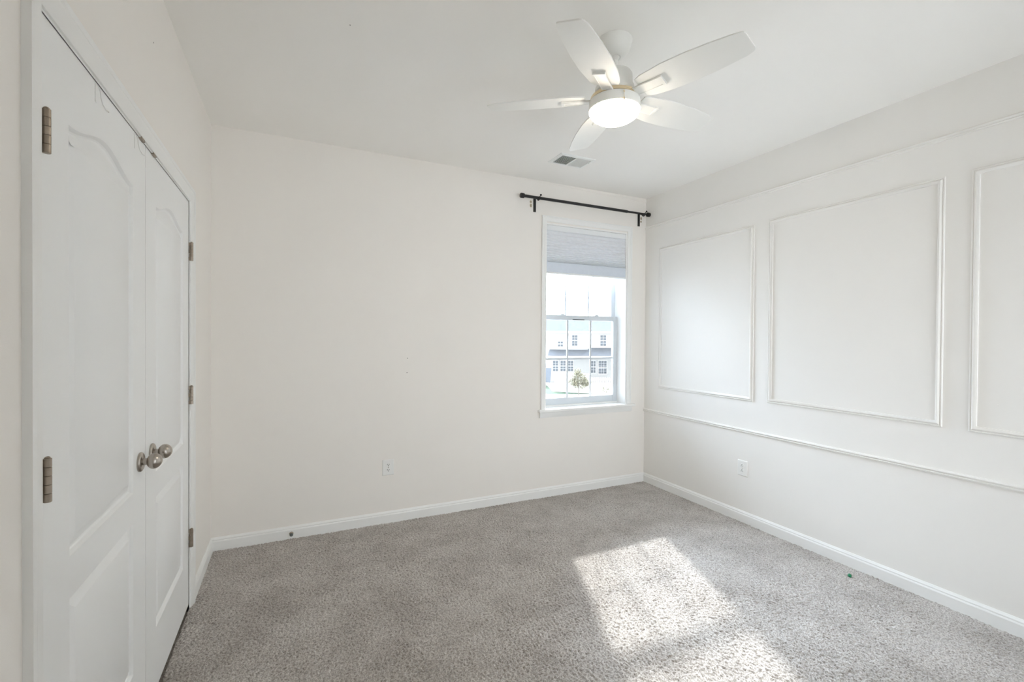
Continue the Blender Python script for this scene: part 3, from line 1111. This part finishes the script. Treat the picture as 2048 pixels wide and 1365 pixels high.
def house_window(u0, u1, z0, z1, cols, rows):
    bm = nb()
    e = 0.07
    hb(bm, u0 - e, u0, -0.06, 0.02, z0 - e, z1 + e)
    hb(bm, u1, u1 + e, -0.06, 0.02, z0 - e, z1 + e)
    hb(bm, u0, u1, -0.06, 0.02, z1, z1 + e)
    hb(bm, u0, u1, -0.06, 0.02, z0 - e, z0)
    zm = (z0 + z1) / 2
    hb(bm, u0, u1, -0.055, 0.0, zm - 0.05, zm + 0.05)
    for i in range(1, cols):
        c = u0 + (u1 - u0) * i / cols
        hb(bm, c - 0.018, c + 0.018, -0.04, 0.0, z0, z1)
    for i in range(1, rows):
        c = z0 + (z1 - z0) * i / rows
        hb(bm, u0, u1, -0.04, 0.0, c - 0.016, c + 0.016)
    w = obj('window', bm, 'fascia', ho)
    bm = nb()
    hb(bm, u0, u1, -0.025, -0.005, z0, z1)
    obj('pane', bm, 'owin', w)


def zz(z45):
    return EYE + (z45 - EYE) * 4 / 3


for u0, u1, z0, z1, c, r_ in ((7.78, 8.47, 0.30, 1.66, 2, 4), (11.44, 12.19, 0.30, 1.68, 2, 4), (5.96, 6.61, 0.19, 0.84, 2, 2),
                              (5.33, 5.99, -3.02, -1.66, 2, 4), (6.31, 6.96, -3.01, -1.66, 2, 4), (7.29, 7.95, -3.01, -1.66, 2, 4),
                              (10.25, 10.85, -3.2, -1.66, 2, 4), (11.24, 12.28, -3.30, -1.63, 3, 5)):
    house_window(u0, u1, z0, z1, c, r_)

# white vinyl privacy fence, picket fence, canvas panel
o = nb()
for i in range(15):
    u0 = 4.62 + i * 0.24
    w0 = 49.9 - i * 0.13
    quadbox(o, [st(u0, w0, GZ), st(u0 + 0.235, w0 - 0.127, GZ), st(u0 + 0.235, w0 - 0.087, GZ), st(u0, w0 + 0.04, GZ),
                st(u0, w0, -2.45), st(u0 + 0.235, w0 - 0.127, -2.45), st(u0 + 0.235, w0 - 0.087, -2.45), st(u0, w0 + 0.04, -2.45)])
quadbox(o, [st(4.6, 49.86, -2.47), st(8.22, 47.9, -2.47), st(8.22, 48.0, -2.47), st(4.6, 49.98, -2.47),
            st(4.6, 49.86, -2.38), st(8.22, 47.9, -2.38), st(8.22, 48.0, -2.38), st(4.6, 49.98, -2.38)])
tag(obj('privacy_fence', o, 'fence'), 'white solid board fence outside behind the small tree', 'fence')
o = nb()
for i in range(18):
    u0 = 8.9 + i * 0.22
    pts = [(u0, GZ), (u0 + 0.10, GZ), (u0 + 0.10, -3.5), (u0 + 0.05, -3.42), (u0, -3.5)]
    a = [o.verts.new(st(x, 56.0, z)) for x, z in pts]
    b = [o.verts.new(st(x, 56.03, z)) for x, z in pts]
    o.faces.new(a)
    o.faces.new(b)
    for k in range(5):
        o.faces.new((a[k], a[(k + 1) % 5], b[(k + 1) % 5], b[k]))
for z in (-4.2, -3.75):
    quadbox(o, [st(8.8, 56.03, z), st(12.9, 56.03, z), st(12.9, 56.09, z), st(8.8, 56.09, z), st(8.8, 56.03, z + 0.1), st(12.9, 56.03, z + 0.1), st(12.9, 56.09, z + 0.1), st(8.8, 56.09, z + 0.1)])
tag(obj('picket_fence', o, 'fence'), 'white picket fence outside below the glazed door of the house', 'fence')
t = thing('patio_canopy', 'blue-grey canvas canopy on the lawn outside', 'canopy', st(4.25, 54.5, GZ + 0.03), rotz=-YAW)
bm = nb()
quadbox(bm, [(-0.55, 0, 0.45), (0.28, 0, 0.45), (0.28, 0.9, 0.45), (-0.55, 0.9, 0.45), (-0.55, 0, 2.15), (0.42, 0, 2.15), (0.42, 0.9, 2.15), (-0.55, 0.9, 2.15)])
quadbox(bm, [(-0.6, -0.05, 2.15), (0.48, -0.05, 2.15), (0.48, 0.95, 2.15), (-0.6, 0.95, 2.15), (-0.2, 0.35, 2.45), (0.1, 0.35, 2.45), (0.1, 0.55, 2.45), (-0.2, 0.55, 2.45)])
obj('canvas', bm, 'bluegrey', t)
for x in (-0.5, 0.25):
    for y in (0.05, 0.85):
        bm = nb()
        cyl(bm, (x, y, 0), (x, y, 0.5), 0.03, seg=8)
        obj('leg', bm, 'fascia', t)


def leafy(bm, c, rx, rz, n, size):
    for i in range(n):
        while True:
            v = Vector((random.uniform(-1, 1), random.uniform(-1, 1), random.uniform(-1, 1)))
            if 0.15 < v.length < 1:
                break
        p = Vector(c) + Vector((v.x * rx, v.y * rx, v.z * rz))
        d = Vector((random.gauss(0, 1), random.gauss(0, 1), random.gauss(0, 1))).normalized()
        _, s, tt = frame_of(d)
        k = size * random.uniform(0.6, 1.3)
        bm.faces.new([bm.verts.new(p + x) for x in (s * k * 0.5, tt * k, -s * k * 0.5, -tt * k)])


t = thing('young_tree', 'small sparse olive tree outside in front of the white board fence', 'tree', st(6.75, 46.6, GZ))
bm = nb()
tube(bm, [(0, 0, 0), (0.03, 0, 0.5), (-0.02, 0.02, 1.0), (0.0, 0, 1.8)], 0.05, 8)
for an, ln in ((0.4, 0.9), (1.9, 0.8), (3.3, 0.9), (4.6, 0.85), (5.6, 0.7)):
    tube(bm, [(0, 0, 0.9), (0.35 * math.cos(an), 0.35 * math.sin(an), 1.25), (ln * math.cos(an), ln * math.sin(an), 1.8)], 0.022, 6)
obj('trunk', bm, 'bark', t, 60)
bm = nb()
for c, rx, rz, n in (((0.0, 0, 1.75), 0.75, 0.65, 320), ((-0.55, 0.1, 1.35), 0.5, 0.4, 150), ((0.75, -0.1, 1.35), 0.6, 0.45, 190), ((-0.1, 0.1, 2.25), 0.4, 0.5, 110), ((0.3, 0, 0.95), 0.9, 0.3, 90)):
    leafy(bm, c, rx, rz, n * 2, 0.105)
obj('foliage', bm, 'leaf', t)
t = thing('garden_shrub', 'low thin shrub outside at the lower corner of the window', 'shrub', st(9.35, 45.8, GZ))
bm = nb()
for an in (0.3, 1.6, 2.7, 4.1, 5.3):
    tube(bm, [(0, 0, 0), (0.15 * math.cos(an), 0.15 * math.sin(an), 0.3), (0.35 * math.cos(an), 0.35 * math.sin(an), 0.75)], 0.015, 6)
obj('stem', bm, 'bark', t, 60)
bm = nb()
leafy(bm, (0, 0, 0.65), 0.5, 0.35, 160, 0.08)
obj('foliage', bm, 'leaf', t)
